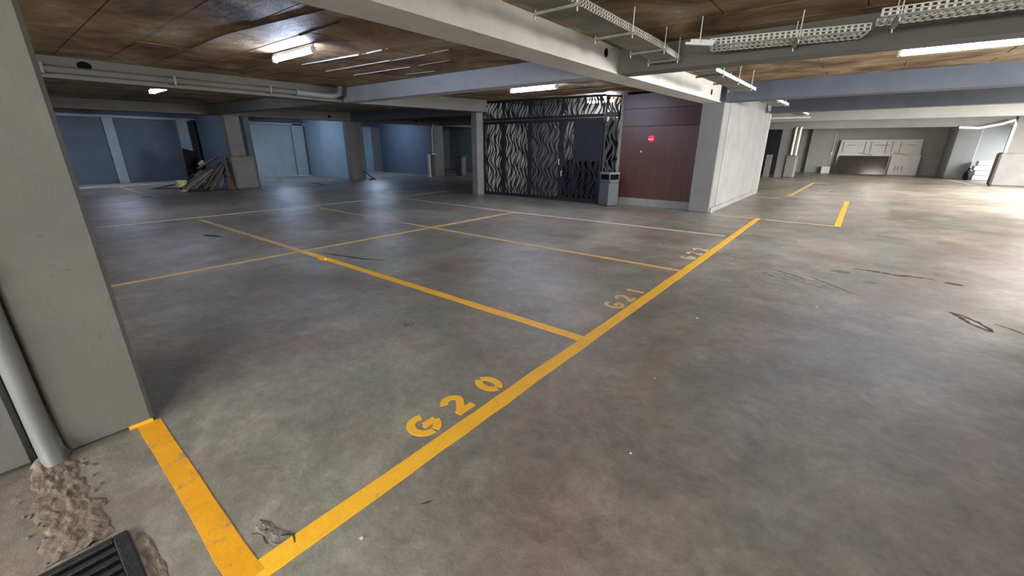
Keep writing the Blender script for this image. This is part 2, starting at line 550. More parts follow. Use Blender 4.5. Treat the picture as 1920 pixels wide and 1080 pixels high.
# cracks, chips and stains in the floor
def crack(pts, w, name='crack', m='crack', z=0.0012):
    P = []
    for i in range(len(pts) - 1):
        a, b = Vector((*pts[i], 0)), Vector((*pts[i + 1], 0))
        k = max(2, int((b - a).length / 0.03))
        for j in range(k):
            q = a.lerp(b, j / k)
            P.append((q.x + random.uniform(-1, 1) * 0.006, q.y + random.uniform(-1, 1) * 0.006))
    P.append(pts[-1])
    ws = [w * random.uniform(0.4, 1.3) * math.sin(math.pi * (0.08 + 0.84 * i / (len(P) - 1))) + 0.001 for i in range(len(P))]
    mb = MB()
    stroke(mb, P, ws, z)
    return mb.build(name, M[m], floor)
crack([(0.28, 6.93), (0.5, 6.93), (0.75, 6.86), (0.80, 6.93), (1.02, 6.93), (1.06, 6.9)], 0.075)
crack([(1.13, 6.85), (1.3, 6.82)], 0.10)
crack([(1.02, 5.57), (1.12, 5.50), (1.21, 5.33), (1.25, 5.16), (1.19, 5.14)], 0.035)
crack([(1.02, 5.57), (1.08, 5.45), (1.13, 5.27), (1.24, 5.15)], 0.045)
crack([(1.3, 5.42), (1.42, 5.3), (1.5, 5.1)], 0.018)
crack([(-1.66, 0.385), (-1.60, 0.375), (-1.56, 0.40), (-1.52, 0.395), (-1.485, 0.43), (-1.44, 0.42)], 0.010, z=0.003)
crack([(-1.62, 0.33), (-1.57, 0.36), (-1.52, 0.35)], 0.006)
crack([(-1.2, 0.86), (-1.17, 0.905)], 0.012)
crack([(-6.0, 2.92), (-5.2, 3.1), (-4.9, 3.25)], 0.05)
crack([(-8.9, 2.25), (-8.4, 2.4)], 0.12)
crack([(-0.55, 6.2), (-0.3, 6.05), (-0.1, 5.9)], 0.02)
crack([(-0.12, 6.1), (0.2, 5.75), (0.35, 5.6)], 0.018)
crack([(-19.0, 9.3), (-17.2, 9.0)], 0.12, z=0.004)  # dark strip drawn for the shadow in a floor gap
def stain(cx, cy, rx, ry, rot=0.0, m='damp', name='stain'):
    n = 26
    c_, s_ = math.cos(rot), math.sin(rot)
    P = []
    for i in range(n):
        a = 2 * math.pi * i / n
        k = random.uniform(0.75, 1.15)
        x, y = rx * k * math.cos(a), ry * k * math.sin(a)
        P.append((cx + x * c_ - y * s_, cy + x * s_ + y * c_))
    mb = MB()
    mb.add([(p[0], p[1], 0.0009) for p in P] + [(cx, cy, 0.001)], [(i, (i + 1) % n, n) for i in range(n)])
    return mb.build(name, M[m], floor)
stain(0.16, 6.62, 0.11, 0.09)
stain(0.45, 6.3, 0.07, 0.03, 0.2)
for (x, y, r) in ((-11.9, 5.9, 0.035), (0.0, 4.9, 0.010), (-0.85, 3.85, 0.012), (-1.25, 0.6, 0.008), (-0.6, 1.75, 0.006), (-0.77, 2.55, 0.005)):
    mb = MB()
    P = [(x + r * random.uniform(.6, 1.2) * math.cos(a), y + r * random.uniform(.6, 1.2) * math.sin(a)) for a in [k * math.pi / 4 for k in range(8)]]
    mb.add([(p[0], p[1], 0.004) for p in P] + [(p[0], p[1], 0) for p in P], [tuple(range(8))] + [(k, k + 8, (k + 1) % 8 + 8, (k + 1) % 8) for k in range(8)])
    mb.build('paper_scrap', M['paper'], floor)
# lumpy dab of yellow paint where the divider meets the rear line
mb = MB()
n = 16
mb.add([(-5.62 + 0.11 * math.cos(2 * math.pi * k / n), 2.74 + 0.045 * math.sin(2 * math.pi * k / n), 0.0) for k in range(n)] +
       [(-5.62 + 0.08 * math.cos(2 * math.pi * k / n), 2.74 + 0.03 * math.sin(2 * math.pi * k / n), 0.022) for k in range(n)],
       [(k, (k + 1) % n, n + (k + 1) % n, n + k) for k in range(n)] + [tuple(n + k for k in range(n))])
mb.build('paint_lump', M['yellow'], floor, True)['label'] = 'thick lump of yellow paint on the line'

# ------------------------------------------------------------------ ceiling slab
cb = MB()
GX = sorted(set(XS + [-24.3, 8.3, -3.03, -12, -15, -21, 0, 6]))
GY = sorted(set(YS + [-6.3, 36.3, 3, 8.2, 13.7, 20, 30]))
nx, ny = len(GX), len(GY)
vs_ = [(x, y, zs(x, y) + 0.018) for y in GY for x in GX] + [(x, y, 3.4) for y in GY for x in GX]
fs_ = []
for j in range(ny - 1):
    for i in range(nx - 1):
        a = j * nx + i
        fs_.append((a, a + 1, a + nx + 1, a + nx))
        fs_.append((nx * ny + a, nx * ny + a + nx, nx * ny + a + nx + 1, nx * ny + a + 1))
for i in range(nx - 1):
    for j in (0, ny - 1):
        a = j * nx + i
        fs_.append((a, a + nx * ny, a + nx * ny + 1, a + 1))
for j in range(ny - 1):
    for i in (0, nx - 1):
        a = j * nx + i
        fs_.append((a, a + nx, a + nx + nx * ny, a + nx * ny))
cb.add(vs_, fs_)
ceiling = struct(cb.build('ceiling', M['slab']), 'brown stained board-marked concrete ceiling slab')

def slab_panels(x0, x1, y0, y1, dx, dy, shift=0.0, m='slab'):
    """impressions of the shuttering boards, each a slightly proud panel"""
    y = y0
    row = 0
    while y < y1 - 0.05:
        ye = min(y + dy, y1)
        x = x0 - (dx * 0.5 if row % 2 else 0.0) - shift
        while x < x1 - 0.05:
            xa, xe = max(x, x0), min(x + dx, x1)
            x += dx
            if xe - xa < 0.08:
                continue
            g = 0.006
            lo = random.uniform(-0.004, 0.005)
            q = [(xa + g, y + g), (xe - g, y + g), (xe - g, ye - g), (xa + g, ye - g)]
            t = [random.uniform(-0.003, 0.003) for _ in range(4)]
            MB().hexa([(a, b, zs(a, b) + lo + t[k]) for k, (a, b) in enumerate(q)] + [(a, b, zs(a, b) + 0.024) for a, b in q]).build('board_panel', M[m], ceiling)
        y = ye
        row += 1
slab_panels(-9.2, -3.03, -0.5, 5.5, 2.1, 0.525)
slab_panels(-2.63, 4.0, 0.0, 5.5, 2.1, 0.525, 0.7)
slab_panels(-2.63, 4.2, 5.8, 10.75, 2.1, 0.525, 0.2)
slab_panels(-9.2, -3.03, 5.8, 10.6, 2.1, 0.53)
slab_panels(-17.9, -9.6, 0.6, 5.5, 2.1, 0.98)
slab_panels(-2.4, 6.0, 16.6, 21.95, 2.1, 2.1, m='slab_grey')
slab_panels(-2.4, 6.0, 22.4, 27.4, 2.1, 2.1, m='slab_grey')
slab_panels(-2.4, 6.0, 11.15, 16.15, 2.1, 0.525, m='slab_grey')
# thin fins of mortar squeezed out between the boards
def fin(x0, y0, x1, y1, h=0.02, m='kerb'):
    h *= 0.6
    MB().hexa([(x0, y0 - .004, zs(x0, y0) - h), (x1, y1 - .004, zs(x1, y1) - h), (x1, y1 + .004, zs(x1, y1) - h), (x0, y0 + .004, zs(x0, y0) - h),
               (x0, y0 - .005, zs(x0, y0) + .02), (x1, y1 - .005, zs(x1, y1) + .02), (x1, y1 + .005, zs(x1, y1) + .02), (x0, y0 + .005, zs(x0, y0) + .02)]).build('mortar_fin', M[m], ceiling)
fin(-7.0, 3.55, -5.62, 3.67); fin(-5.45, 3.68, -5.1, 3.68); fin(-7.3, 4.1, -5.62, 4.17); fin(-7.3, 4.62, -5.8, 4.69)
fin(-5.7, 4.2, -4.9, 4.22, .014); fin(-6.5, 5.13, -5.8, 5.2, .012); fin(-5.6, 4.7, -4.9, 4.7, .012); fin(-4.7, 4.2, -4.4, 4.2, .012)
fin(-5.2, 2.66, -4.3, 2.64, .015, 'crack'); fin(-7.1, 2.06, -5.7, 2.12, .02, 'crack'); fin(-5.7, 2.12, -3.8, 2.36, .02, 'crack'); fin(-7.0, 3.0, -6.1, 3.05, .02, 'crack')
fin(-12.2, 3.9, -11.2, 3.9, .02); fin(-12.8, 4.5, -11.4, 4.5, .02)
for x in (-0.6, 1.4, 3.2):
    for (y0, y1) in ((17.2, 21.8), (22.4, 27.2)):
        MB().hexa([(x - .02, y0, zs(x, y0) - .012), (x + .02, y0, zs(x, y0) - .012), (x + .02, y1, zs(x, y1) - .012), (x - .02, y1, zs(x, y1) - .012),
                   (x - .02, y0, zs(x, y0) + .02), (x + .02, y0, zs(x, y0) + .02), (x + .02, y1, zs(x, y1) + .02), (x - .02, y1, zs(x, y1) + .02)]).build('mortar_fin', M['kerb'], ceiling)

# ------------------------------------------------------------------ beams
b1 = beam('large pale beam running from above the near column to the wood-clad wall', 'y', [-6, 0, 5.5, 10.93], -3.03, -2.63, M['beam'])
b2 = beam('pale beam across the bays in front of the black gate', 'x', [-9.2, -6, -3.04], 5.5, 5.8, M['beam_lamp_blue'])
b3 = beam('grey beam across the driving lane nearest the cable tray end', 'x', [-2.62, 0.2, 3, 8], 5.5, 5.8, M['beam_darkened'])
b4 = beam('long beam with a pipe along it behind the second row of bays', 'y', [-6, 0, 5.5, 10.3], -9.6, -9.2, M['beam_darkened'])
b5 = beam('shadowed beam between the second row and the timber pile column', 'x', [-18, -13, -9.61], 5.5, 5.8, M['beam_darkened'])
b6 = beam('dark beam in front of the blue walls above the timber pile', 'y', [-6, 0, 5.5, 11.0, 16.5, 22], -18.4, -18.0, M['beam_darkened'])
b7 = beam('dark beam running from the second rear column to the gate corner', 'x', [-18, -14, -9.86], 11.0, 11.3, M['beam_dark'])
b8 = beam('lilac lit beam behind the gate corner', 'x', [-18, -14, -9.86], 16.2, 16.5, M['beam_darkened'])
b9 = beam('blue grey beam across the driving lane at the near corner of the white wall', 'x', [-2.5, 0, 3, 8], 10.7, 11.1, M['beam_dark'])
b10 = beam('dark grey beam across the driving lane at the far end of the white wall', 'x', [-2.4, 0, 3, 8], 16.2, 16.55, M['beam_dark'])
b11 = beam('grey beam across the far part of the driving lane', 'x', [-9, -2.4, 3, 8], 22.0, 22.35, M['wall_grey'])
b12 = beam('cream beam in front of the far wall', 'x', [-9, -2.4, 3, 8], 27.5, 27.95, M['pillar'], -0.12)
# round holes in the beams, their inner shade drawn as black discs
def hole_disc(x, y, z, r, axis, parent, sq=1.0):
    mb = MB()
    n_ = 14
    d = Vector((1, 0, 0)) if axis == 'x' else Vector((0, -1, 0))
    u = Vector((0, 1, 0)) if axis == 'x' else Vector((1, 0, 0))
    c = Vector((x, y, z))
    ring = lambda rad, off: [c + d * off + (u * sq * math.cos(2 * math.pi * k / n_) + Vector((0, 0, 1)) * math.sin(2 * math.pi * k / n_)) * rad for k in range(n_)]
    mb.add(ring(r, 0.004) + ring(r * 1.0, -0.02), [tuple(range(n_))] + [(k, (k + 1) % n_, n_ + (k + 1) % n_, n_ + k) for k in range(n_)])
    return mb.build('dark_hole_disc', M['void'], parent)
hole_disc(-9.2, 1.38, 2.63, 0.055, 'x', b4, 1.5)
hole_disc(-2.63, 5.13, 2.60, 0.05, 'x', b1, 0.9)
hole_disc(-2.63, 10.0, 2.62, 0.06, 'x', b1, 0.9)
hole_disc(-18.0, 10.0, 2.75, 0.05, 'x', b6, 1.4)
hole_disc(-18.0, 14.7, 2.78, 0.06, 'x', b6, 1.4)

# ------------------------------------------------------------------ columns
def column(label, x0, x1, y0, y1, m='column', top=None, ch=0.02, **kw):
    t = top if top is not None else zs((x0 + x1) / 2, (y0 + y1) / 2) + 0.02
    return struct(MB().box(x0, x1, y0, y1, 0, t, ch=ch).build('column', M[m]), label)
c_near = column('large grey green column at the near end of the first numbered bay', -3.46, -2.86, -0.075, 0.285)
c_near2 = column('bluish grey column face behind the downpipe', -3.46, -2.885, -1.2, -0.175)
MB().box(-3.46, -2.93, -0.175, -0.075, 0, 2.6).build('recess_back', M['column'], c_near)
# yellow overspray at the column foot
MB().box(-2.862, -2.8575, 0.17, 0.275, 0.0, 0.022).build('paint_splash', M['yellow'], c_near)['label'] = 'yellow paint splash'
c_gate = column('thin grey column at the left edge of the black gate', -9.86, -9.6, 10.25, 10.8, 'pillar')
c_corner = column('grey column between the wood panelling and the white wall', -3.04, -2.54, 10.92, 11.45, 'pillar')
def jacket(parent, x0, x1, y0, y1, h, m='column'):
    mb = MB().box(x0, x1, y0, y1, 0, h, ch=0.06)
    return mb.build('concrete_jacket', M[m], parent)
c2 = column('dim grey column with a wide concrete foot beside the timber pile', -18.39, -18.015, 6.0, 6.5, 'pillar')
jacket(c2, -18.5, -17.85, 5.92, 6.72, 1.2, 'pillar')
c3 = column('dark grey column second along the blue walls', -18.75, -18.35, 11.0, 11.55, 'pillar')
c4 = column('pale column with a white post beside it, third along the blue walls', -18.3, -17.9, 15.7, 16.4, 'pillar')
c5 = column('far grey column with cream downpipes left of the far wall', -3.35, -2.75, 27.53, 27.93, 'pillar')
jacket(c5, -2.95, -2.42, 27.45, 28.05, 1.18, 'pillar')
c6 = column('broad pale wall-like column at the right of the driving lane', 4.95, 8.0, 27.4, 27.9, 'pillar')
jacket(c6, 4.8, 8.0, 27.3, 27.95, 1.38, 'pillar')
c7 = column('unseen wall by the lane, placed to shade a band of floor', 3.4, 8.0, 10.9, 11.35)  # out-of-view wall, lengthened to throw a shadow band on the floor
c8 = column('grey column in the gloom behind the far corner', -3.9, -3.6, 27.6, 27.9, top=1.2)

# ------------------------------------------------------------------ walls
def wall(name, label, x0, x1, y0, y1, m, z1=None, z0=0.0):
    return struct(MB().box(x0, x1, y0, y1, z0, 3.2 if z1 is None else z1).build(name, M[m]), label)
w_back = wall('wall_back', 'dark blue grey plaster wall behind the last row', -24.3, -24.0, -6.3, 36.3, 'wall_blue')
wall('wall_far', 'grey plaster wall at the far end of the car park', -24.3, 8.3, 35.6, 36.0, 'wall_grey')
w_b = wall('wall_near', 'wall behind the photographer with an opening', -24.3, -2.0, -6.3, -6.0, 'wall_grey')
wall('wall_near', 'wall behind the photographer right of the opening', 5.0, 8.3, -6.3, -6.0, 'wall_grey')
wall('wall_near', 'lintel over the entry behind the photographer', -2.0, 5.0, -6.3, -6.0, 'wall_grey', 3.2, 2.45)
# outer wall on the right: sill and head, open between
for (y0, y1) in ((-6.3, 6.1), (9.9, 12.9), (26.1, 28.5), (34.7, 36.3)):
    wall('wall_right', 'outer wall pier beside the open lane', 8.0, 8.3, y0, y1, 'wall_grey')
for (y0, y1, zt) in ((6.1, 9.9, 0.65), (12.9, 26.1, 0.3), (28.5, 34.7, 0.55)):
    wall('wall_right', 'low outer wall under an opening', 8.0, 8.3, y0, y1, 'wall_grey', zt)
    wall('wall_right', 'head of the outer wall above an opening', 8.0, 8.3, y0, y1, 'wall_grey', 3.2, 2.5)
wall('wall_cross', 'unseen grey cross wall added beside the lane to shade the floor', 2.9, 8.0, 5.4, 5.8, 'wall_grey', 2.35)  # added out of view to block daylight from the near right floor
# cross walls at the rear
w1 = wall('wall_cross', 'blue plaster cross wall behind the timber pile', -24.0, -18.4, 6.75, 6.95, 'wall_blue')
w2 = wall('wall_cross', 'pale blue plaster cross wall behind the second rear column', -24.0, -18.75, 11.75, 11.95, 'wall_bluelight')
w3 = wall('wall_cross', 'blue plaster cross wall beside the white post', -24.0, -18.3, 16.45, 16.65, 'wall_blue')
w4 = wall('wall_cross', 'blue green plaster wall seen past the gate corner', -24.0, -9.9, 22.6, 22.8, 'wall_bluelight')
# ledges and pilasters on the back wall
def pil(y0, y1, m, d=0.12, z1=2.68):
    return MB().box(-24.0, -24.0 + d, y0, y1, 0, z1, ch=0.01).build('pilaster', M[m], w_back)
pil(3.62, 3.95, 'wall_bluelight'); pil(6.05, 6.42, 'wall_bluelight', 0.2); pil(11.0, 11.6, 'wall_bluelight', 0.25)
pil(15.2, 15.75, 'wall_bluelight', 0.3); pil(15.75, 16.45, 'column', 0.22)
for (y0, y1) in ((-6, 6.75), (6.95, 11.75), (11.95, 15.2)):
    MB().box(-24.0, -23.75, y0, y1, 2.60, 2.70).build('ledge', M['wall_bluelight'], w_back)
MB().box(-24.0, -23.97, 6.96, 11.74, 0, 2.6).build('plaster_panel', M['wall_bluelight'], w_back)
for (y0, y1, d) in ((-6, 6.7, 1.6), (6.95, 11.7, 0.35), (11.95, 16.4, 0.4)):
    struct(MB().box(-24.0, -24.0 + d, y0, y1, 0, 0.035, ch=0.01).build('kerb', M['kerb']), 'pale concrete kerb at the foot of the back wall')
MB().tube([(-23.75, 6.62, 0.0), (-23.75, 6.62, 2.65)], 0.09, 12).build('downpipe', M['black'], w_back, True)['label'] = 'black downpipe'
# core: side wall, gate room, white wall
w_white = wall('wall_core', 'long chalky white wall with dark scuffs right of the grey column', -2.95, -2.535, 11.45, 17.3, 'white_wall')
MB().box(-2.535, -2.515, 11.0, 17.3, 0, 0.12).build('wall_foot', M['white_wall'], w_white)
wall('wall_core', 'left side wall of the gated room', -9.86, -9.62, 10.8, 17.3, 'wall_grey')
w_in = wall('wall_core', 'pale wall of the room behind the black gate', -9.62, -2.95, 13.3, 13.5, 'white_wall')
wall('wall_core', 'rear wall of the service core', -9.86, -2.54, 17.3, 17.5, 'wall_grey')
wall('wall_core', 'dim partition inside the gated room', -5.3, -5.1, 11.35, 13.3, 'wall_grey')
# black sheet standing in for the far left gloom behind far column
struct(MB().box(-9.9, -3.6, 30.2, 30.4, 0, 3.1).build('wall_far', M['black']), 'black sheet in place of the dark opening behind the far column')
struct(MB().box(-2.55, -1.3, 35.2, 35.6, 0, 3.0).build('wall_far', M['wall_grey']), 'grey pier at the far wall')
MB().box(-1.3, -1.24, 35.3, 35.6, 0, 3.0)
# far right pilaster
struct(MB().box(3.95, 4.85, 32.6, 35.6, 0, 3.0, ch=0.02).build('column', M['wall_grey']), 'grey pier beside the white stack at the far wall')

# ------------------------------------------------------------------ near downpipe, mortar trench, drain
p = empty('downpipe', (-2.86, -0.13, 0), 'grey plastic downpipe running down the near column to the floor', 'pipe')
MB().tube([(-2.865, -0.125, 2.6), (-2.865, -0.125, 0.28), (-2.855, -0.125, 0.12), (-2.80, -0.12, 0.0)], 0.042, 20).build('pipe_run', M['pvc'], p, True)
MB().tube([(-2.865, -0.125, 0.93), (-2.865, -0.125, 0.99)], 0.049, 20).build('collar', M['pvc'], p, True)
MB().tube([(-2.862, -0.125, 1.78), (-2.862, -0.125, 1.80)], 0.047, 20).build('clip', M['galv_dark'], p, True)
# uneven broken patches
from mathutils import noise as mn
def rough_patch(name, label, ax, ay, bx_, by_, half, h0, h1, m, nu=90, nv=36, mound=0.0, seed=0, flare=0.03):
    bm = bmesh.new()
    A, B = Vector((ax, ay)), Vector((bx_, by_))
    d = B - A; L_ = d.length; d.normalize(); q = Vector((-d.y, d.x))
    grid = []
    for i in range(nu + 1):
        t = i / nu
        u = t * L_
        row = []
        for j in range(nv + 1):
            s = j / nv * 2 - 1
            hw = half * (0.75 + 0.35 * mn.noise(Vector((t * 5, seed, math.copysign(2, s))))) + flare * t
            hw *= min(1, 0.35 + 6 * min(t, 1 - t)) if mound == 0 else 1
            f = L_ / 0.8
            jx = mn.noise(Vector((u * 11, s * 3, 3 + seed))) * 0.02 * f
            jy = mn.noise(Vector((u * 14, s * 2, 7 + seed))) * 0.3 * half * s * s
            e = max(0, 1 - abs(s) ** 6) * min(1, 12 * min(t, 1 - t) + (1 if mound else 0))
            h = e * (h0 + h1 * max(0, mn.fractal(Vector((u * 14, s * half * 22, seed)), 0.7, 2.1, 6) + 0.3)) + 0.0006
            h += mound * math.exp(-(u * u + (s * hw) ** 2) / 0.006) * e
            P = A + d * (u + jx) + q * (s * hw + jy)
            row.append(bm.verts.new((P.x, P.y, h)))
        grid.append(row)
    for i in range(nu):
        for j in range(nv):
            bm.faces.new((grid[i][j], grid[i][j + 1], grid[i + 1][j + 1], grid[i + 1][j]))
    me = bpy.data.meshes.new(name)
    bmesh.ops.recalc_face_normals(bm, faces=bm.faces[:])
    bm.to_mesh(me); bm.free()
    me.polygons.foreach_set('use_smooth', [True] * len(me.polygons))
    me.materials.append(m)
    o = bpy.data.objects.new(name, me); C.objects.link(o)
    o.parent = floor; o['label'] = label
    return o
random.seed(11)
rough_patch('mortar_patch', 'rough broken mortar strip between the downpipe and the drain', -2.86, -0.135, -2.06, -0.115, 0.095, 0.003, 0.0065, M['rubble'], mound=0.045)
rough_patch('chipped_patch', 'chipped broken concrete in the corner of the yellow lines', -1.66, 0.365, -1.475, 0.40, 0.03, 0.001, 0.006, M['chip'], 50, 22, seed=5, flare=0.012)
rough_patch('chipped_patch', 'rough broken edge beside the drain grate', -1.99, 0.045, -1.60, 0.05, 0.03, 0.001, 0.003, M['rubble'], 60, 20, seed=9, flare=0.0)
rough_patch('chipped_patch', 'scraped pale patch in the lane near the third bay', -0.62, 6.0, 0.12, 5.75, 0.16, 0.001, 0.004, M['chip'], 60, 30, seed=3, flare=0.0)
# loose crumbs of mortar
for k in range(26):
    t = random.random()
    x = -2.75 + t * 0.72
    y = -0.13 + random.choice((-1, 1)) * random.uniform(0.07, 0.13)
    r = random.uniform(0.004, 0.009)
    mb = MB()
    P = [Vector((random.uniform(-1, 1), random.uniform(-1, 1), random.uniform(-.2, 1))).normalized() * r * random.uniform(.6, 1) for _ in range(7)]
    mb.box(x - r, x + r, y - r * .7, y + r * .7, 0, r * .8, ch=r * .25)
    mb.build('mortar_crumb', M['rubble'], floor)

g = empty('drain_grate', (-1.86, -0.2, 0), 'black cast iron drain grate set in the floor near the downpipe', 'grate')
x0, x1, y0, y1 = -2.03, -1.55, -0.5, 0.015
MB().box(x0, x1, y1 - 0.045, y1, 0.0, 0.014, ch=.004).build('rim', M['iron'], g)
MB().box(x0, x0 + 0.035, y0, y1 - .045, 0.0, 0.014, ch=.004).build('rim', M['iron'], g)
MB().box(x1 - 0.04, x1, y0, y1 - .045, 0.0, 0.014, ch=.004).build('rim', M['iron'], g)
MB().box(x0, x1, y0, y0 + 0.03, 0.0, 0.0139).build('rim', M['iron'], g)
MB().box(x0 + .03, x1 - .03, y0 + .03, y1 - .04, 0.0, 0.0015).build('sump', M['void'], g)
xx = x0 + 0.062
while xx < x1 - 0.05:
    MB().box(xx, xx + 0.026, y0 + .03, y1 - .044, 0.001, 0.012, ch=.003).build('bar', M['iron'], g)
    xx += 0.055

# ------------------------------------------------------------------ pipe along the long beam, elbow
p = empty('beam_pipe', (-9.1, 2, 2.5), 'pale pipe fixed along the long beam ending in an elbow', 'pipe')
pts = [(-9.1, y, zb(-9.2, y) + 0.105) for y in (-1.0, 1.0, 3.0, 4.4)]
MB().tube(pts, 0.05, 12).build('pipe_run', M['beam_darkened'], p, True)
pts = [(-9.08, 4.4, zb(-9.2, 4.4) + 0.105), (-9.06, 4.9, zb(-9.2, 5) + 0.09), (-9.02, 5.15, zb(-9.2, 5) + 0.09), (-8.96, 5.28, zb(-9.2, 5) + 0.14), (-8.94, 5.31, zb(-9.2, 5) + 0.29)]
MB().tube(pts, 0.062, 14).build('elbow', M['pvc'], p, True)
for y in (0.9, 2.4, 3.9):
    MB().box(-9.2, -9.04, y, y + 0.03, zb(-9.2, y) + 0.04, zb(-9.2, y) + 0.17).build('clip', M['galv_dark'], p)

# ------------------------------------------------------------------ fluorescent lamps
def lamp(x, y, rz, label, length=1.2, m='tube', z=None, w=0.11):
    z = zs(x, y) - 0.012 if z is None else z
    root = empty('tube_lamp', (x, y, z), label, 'lamp', 'tube lamps under the slab')
    mtx = Matrix.Translation((x, y, z)) @ Matrix.Rotation(rz, 4, 'Z')
    MB().box(-length / 2, length / 2, -w / 4, w / 4, -0.04, 0.0, mtx, ch=0.006).build('housing', M['white_metal'], root)
    T = MB()
    T.box(-length / 2 + .03, length / 2 - .03, -w / 2 + .012, w / 2 - .012, -0.10, -0.050, mtx, ch=0.014)
    T.build('lit_diffuser', M[m], root)
    for s in (-1, 1):
        MB().box(s * (length / 2 - .015) - .015, s * (length / 2 - .015) + .015, -w / 2, w / 2, -0.103, -0.035, mtx).build('end_cap', M['white_metal'], root)
    return root
lamp(-5.95, 2.92, 0.02, 'lit tube lamp under the slab over the numbered bays', m='tube', length=1.05, w=0.055)
lamp(-12.3, 2.95, 0.0, 'lit tube lamp tucked behind the long beam', m='tube_dim')
lamp(-5.75, 7.95, 0.03, 'lit tube lamp in front of the top of the black gate')
lamp(0.83, 7.75, 0.0, 'long lit tube lamp over the driving lane', 1.35)
lamp(-21.2, 3.2, 0.0, 'tube lamp behind the dark beam over the dark blue wall', m='tube')
lamp(-21.2, 9.3, 0.0, 'tube lamp behind the dark beam over the pale blue wall', m='tube_rear')
lamp(-21.2, 14.3, 0.0, 'tube lamp behind the dark beam over the third rear bay', m='tube_rear')
lamp(-15.0, 19.6, 0.0, 'tube lamp beyond the gate corner')
lamp(-6.2, 12.0, 0.0, 'tube lamp inside the gated room', m='tube_room', length=0.9, w=0.07)
lamp(-0.8, -1.3, 0.0, 'tube lamp over the lane behind the photographer', m='tube_warm')
lamp(-1.0, 25.0, 0.0, 'tube lamp over the far lane', w=0.09, m='tube_warm')
lamp(1.2, 31.0, 0.0, 'added unseen tube lamp lighting the far wall, behind the cream beam', w=0.09, m='tube_warm')  # hidden lamp added to brighten the far wall

# ------------------------------------------------------------------ cable trays
def tray(label, a, b, width, z, hangers, m_floor='galv_dark', holes=True, rungs=False, flange_h=0.06, side_both=True, m_side='galv'):
    """perforated tray from a to b (xy of its near lower edge), width to its left side"""
    root = empty('cable_tray', (a[0], a[1], z), label, 'cable tray')
    A, B = Vector((a[0], a[1], z)), Vector((b[0], b[1], z))
    if len(a) > 2:
        A.z, B.z = a[2], b[2]
    d = (B - A); L_ = d.length; d.normalize()
    side = Vector((-d.y, d.x, 0)).normalized()
    up = Vector((0, 0, 1))
    P = lambda s, t, h: A + d * s + side * t + up * h
    def bx(mb, s0, s1, t0, t1, h0, h1):
        mb.hexa([P(s0, t0, h0), P(s1, t0, h0), P(s1, t1, h0), P(s0, t1, h0), P(s0, t0, h1), P(s1, t0, h1), P(s1, t1, h1), P(s0, t1, h1)])
    if rungs:
        mb = MB(); s = 0.0
        while s < L_:
            bx(mb, s, min(s + 0.022, L_), 0, width, 0, 0.006); s += 0.05
        bx(mb, 0, L_, 0, 0.02, 0, 0.006); bx(mb, 0, L_, width * .5 - .01, width * .5 + .01, 0, 0.006); bx(mb, 0, L_, width - .02, width, 0, 0.006)
        mb.build('slotted_floor', M[m_side], root)
    else:
        mb = MB(); bx(mb, 0, L_, 0.001, width - .001, 0, 0.005)
        mb.build('tray_floor', M[m_floor], root)
    for t0 in ([0, width - 0.004] if side_both else [0]):
        mb = MB(); h = flange_h
        if holes:
            for h0 in (0, h * .46, h - .006):
                bx(mb, 0, L_, t0, t0 + .004, h0, h0 + h * .13)
            s = 0.0
            while s < L_:
                bx(mb, s, min(s + 0.018, L_), t0, t0 + .0038, 0, h); s += 0.045
        else:
            bx(mb, 0, L_, t0, t0 + .004, 0, h)
        mb.build('side_flange', M[m_side], root)
    for s in hangers:
        mb = MB(); bx(mb, s - .018, s + .018, -0.03, width + .05, -.022, -.002)
        mb.build('support_bracket', M['galv_dark'], root)
        for t in (-0.02, width + .04):
            q = P(s, t, 0)
            MB().tube([(q.x, q.y, q.z - .05), (q.x, q.y, zs(q.x, q.y) - .006)], 0.005, 6).build('threaded_rod', M['galv'], root)
    return root
tray('long perforated cable tray hung beside the large pale beam', (-1.81, 0.0), (-1.81, 4.95), 0.31, 2.49, [0.9, 1.95, 3.0, 3.98, 4.8])
tray('short drooping end of cable tray at the grey cross beam', (-1.83, 4.97, 2.49), (-1.84, 5.49, 2.47), 0.28, 2.49, [0.35], holes=False)
tray('slotted cable tray crossing the lane ceiling, left length', (-1.36, 4.85), (-0.12, 5.12), 0.33, 2.47, [0.75], rungs=True)
tray('slotted cable tray crossing the lane ceiling, right length above the long lamp', (-0.07, 4.72), (3.2, 4.95), 0.33, 2.48, [0.12, 1.6, 2.9], rungs=True)
tray('pale cable tray between the first two lane beams', (-1.72, 6.6), (-1.66, 9.2), 0.30, 2.50, [0.3, 1.2, 2.1], holes=False, flange_h=0.05)
tray('small pale cable tray under the second lane beam', (-1.66, 11.2), (-1.58, 13.2), 0.30, 2.53, [0.5, 1.4], holes=False, flange_h=0.06)
tray('far pale cable tray under the third lane beam', (-1.62, 16.7), (-1.55, 18.3), 0.32, 2.60, [0.8], holes=False, flange_h=0.06)
# loose strut pieces on the tray corner
t = empty('strut_bracket', (-1.45, 4.75, 2.5), 'two bright steel strut pieces at the tray corner', 'bracket')
MB().bar((-1.52, 4.62, 2.47), (-1.28, 4.68, 2.44), 0.035, 0.02).build('strut', M['white_metal'], t)
MB().bar((-1.50, 4.70, 2.50), (-1.29, 4.76, 2.475), 0.05, 0.03).build('strut', M['white_metal'], t)
MB().tube([(-1.40, 4.66, 2.45), (-1.40, 4.66, zs(-1.4, 4.66))], 0.005, 6).build('threaded_rod', M['galv'], t)
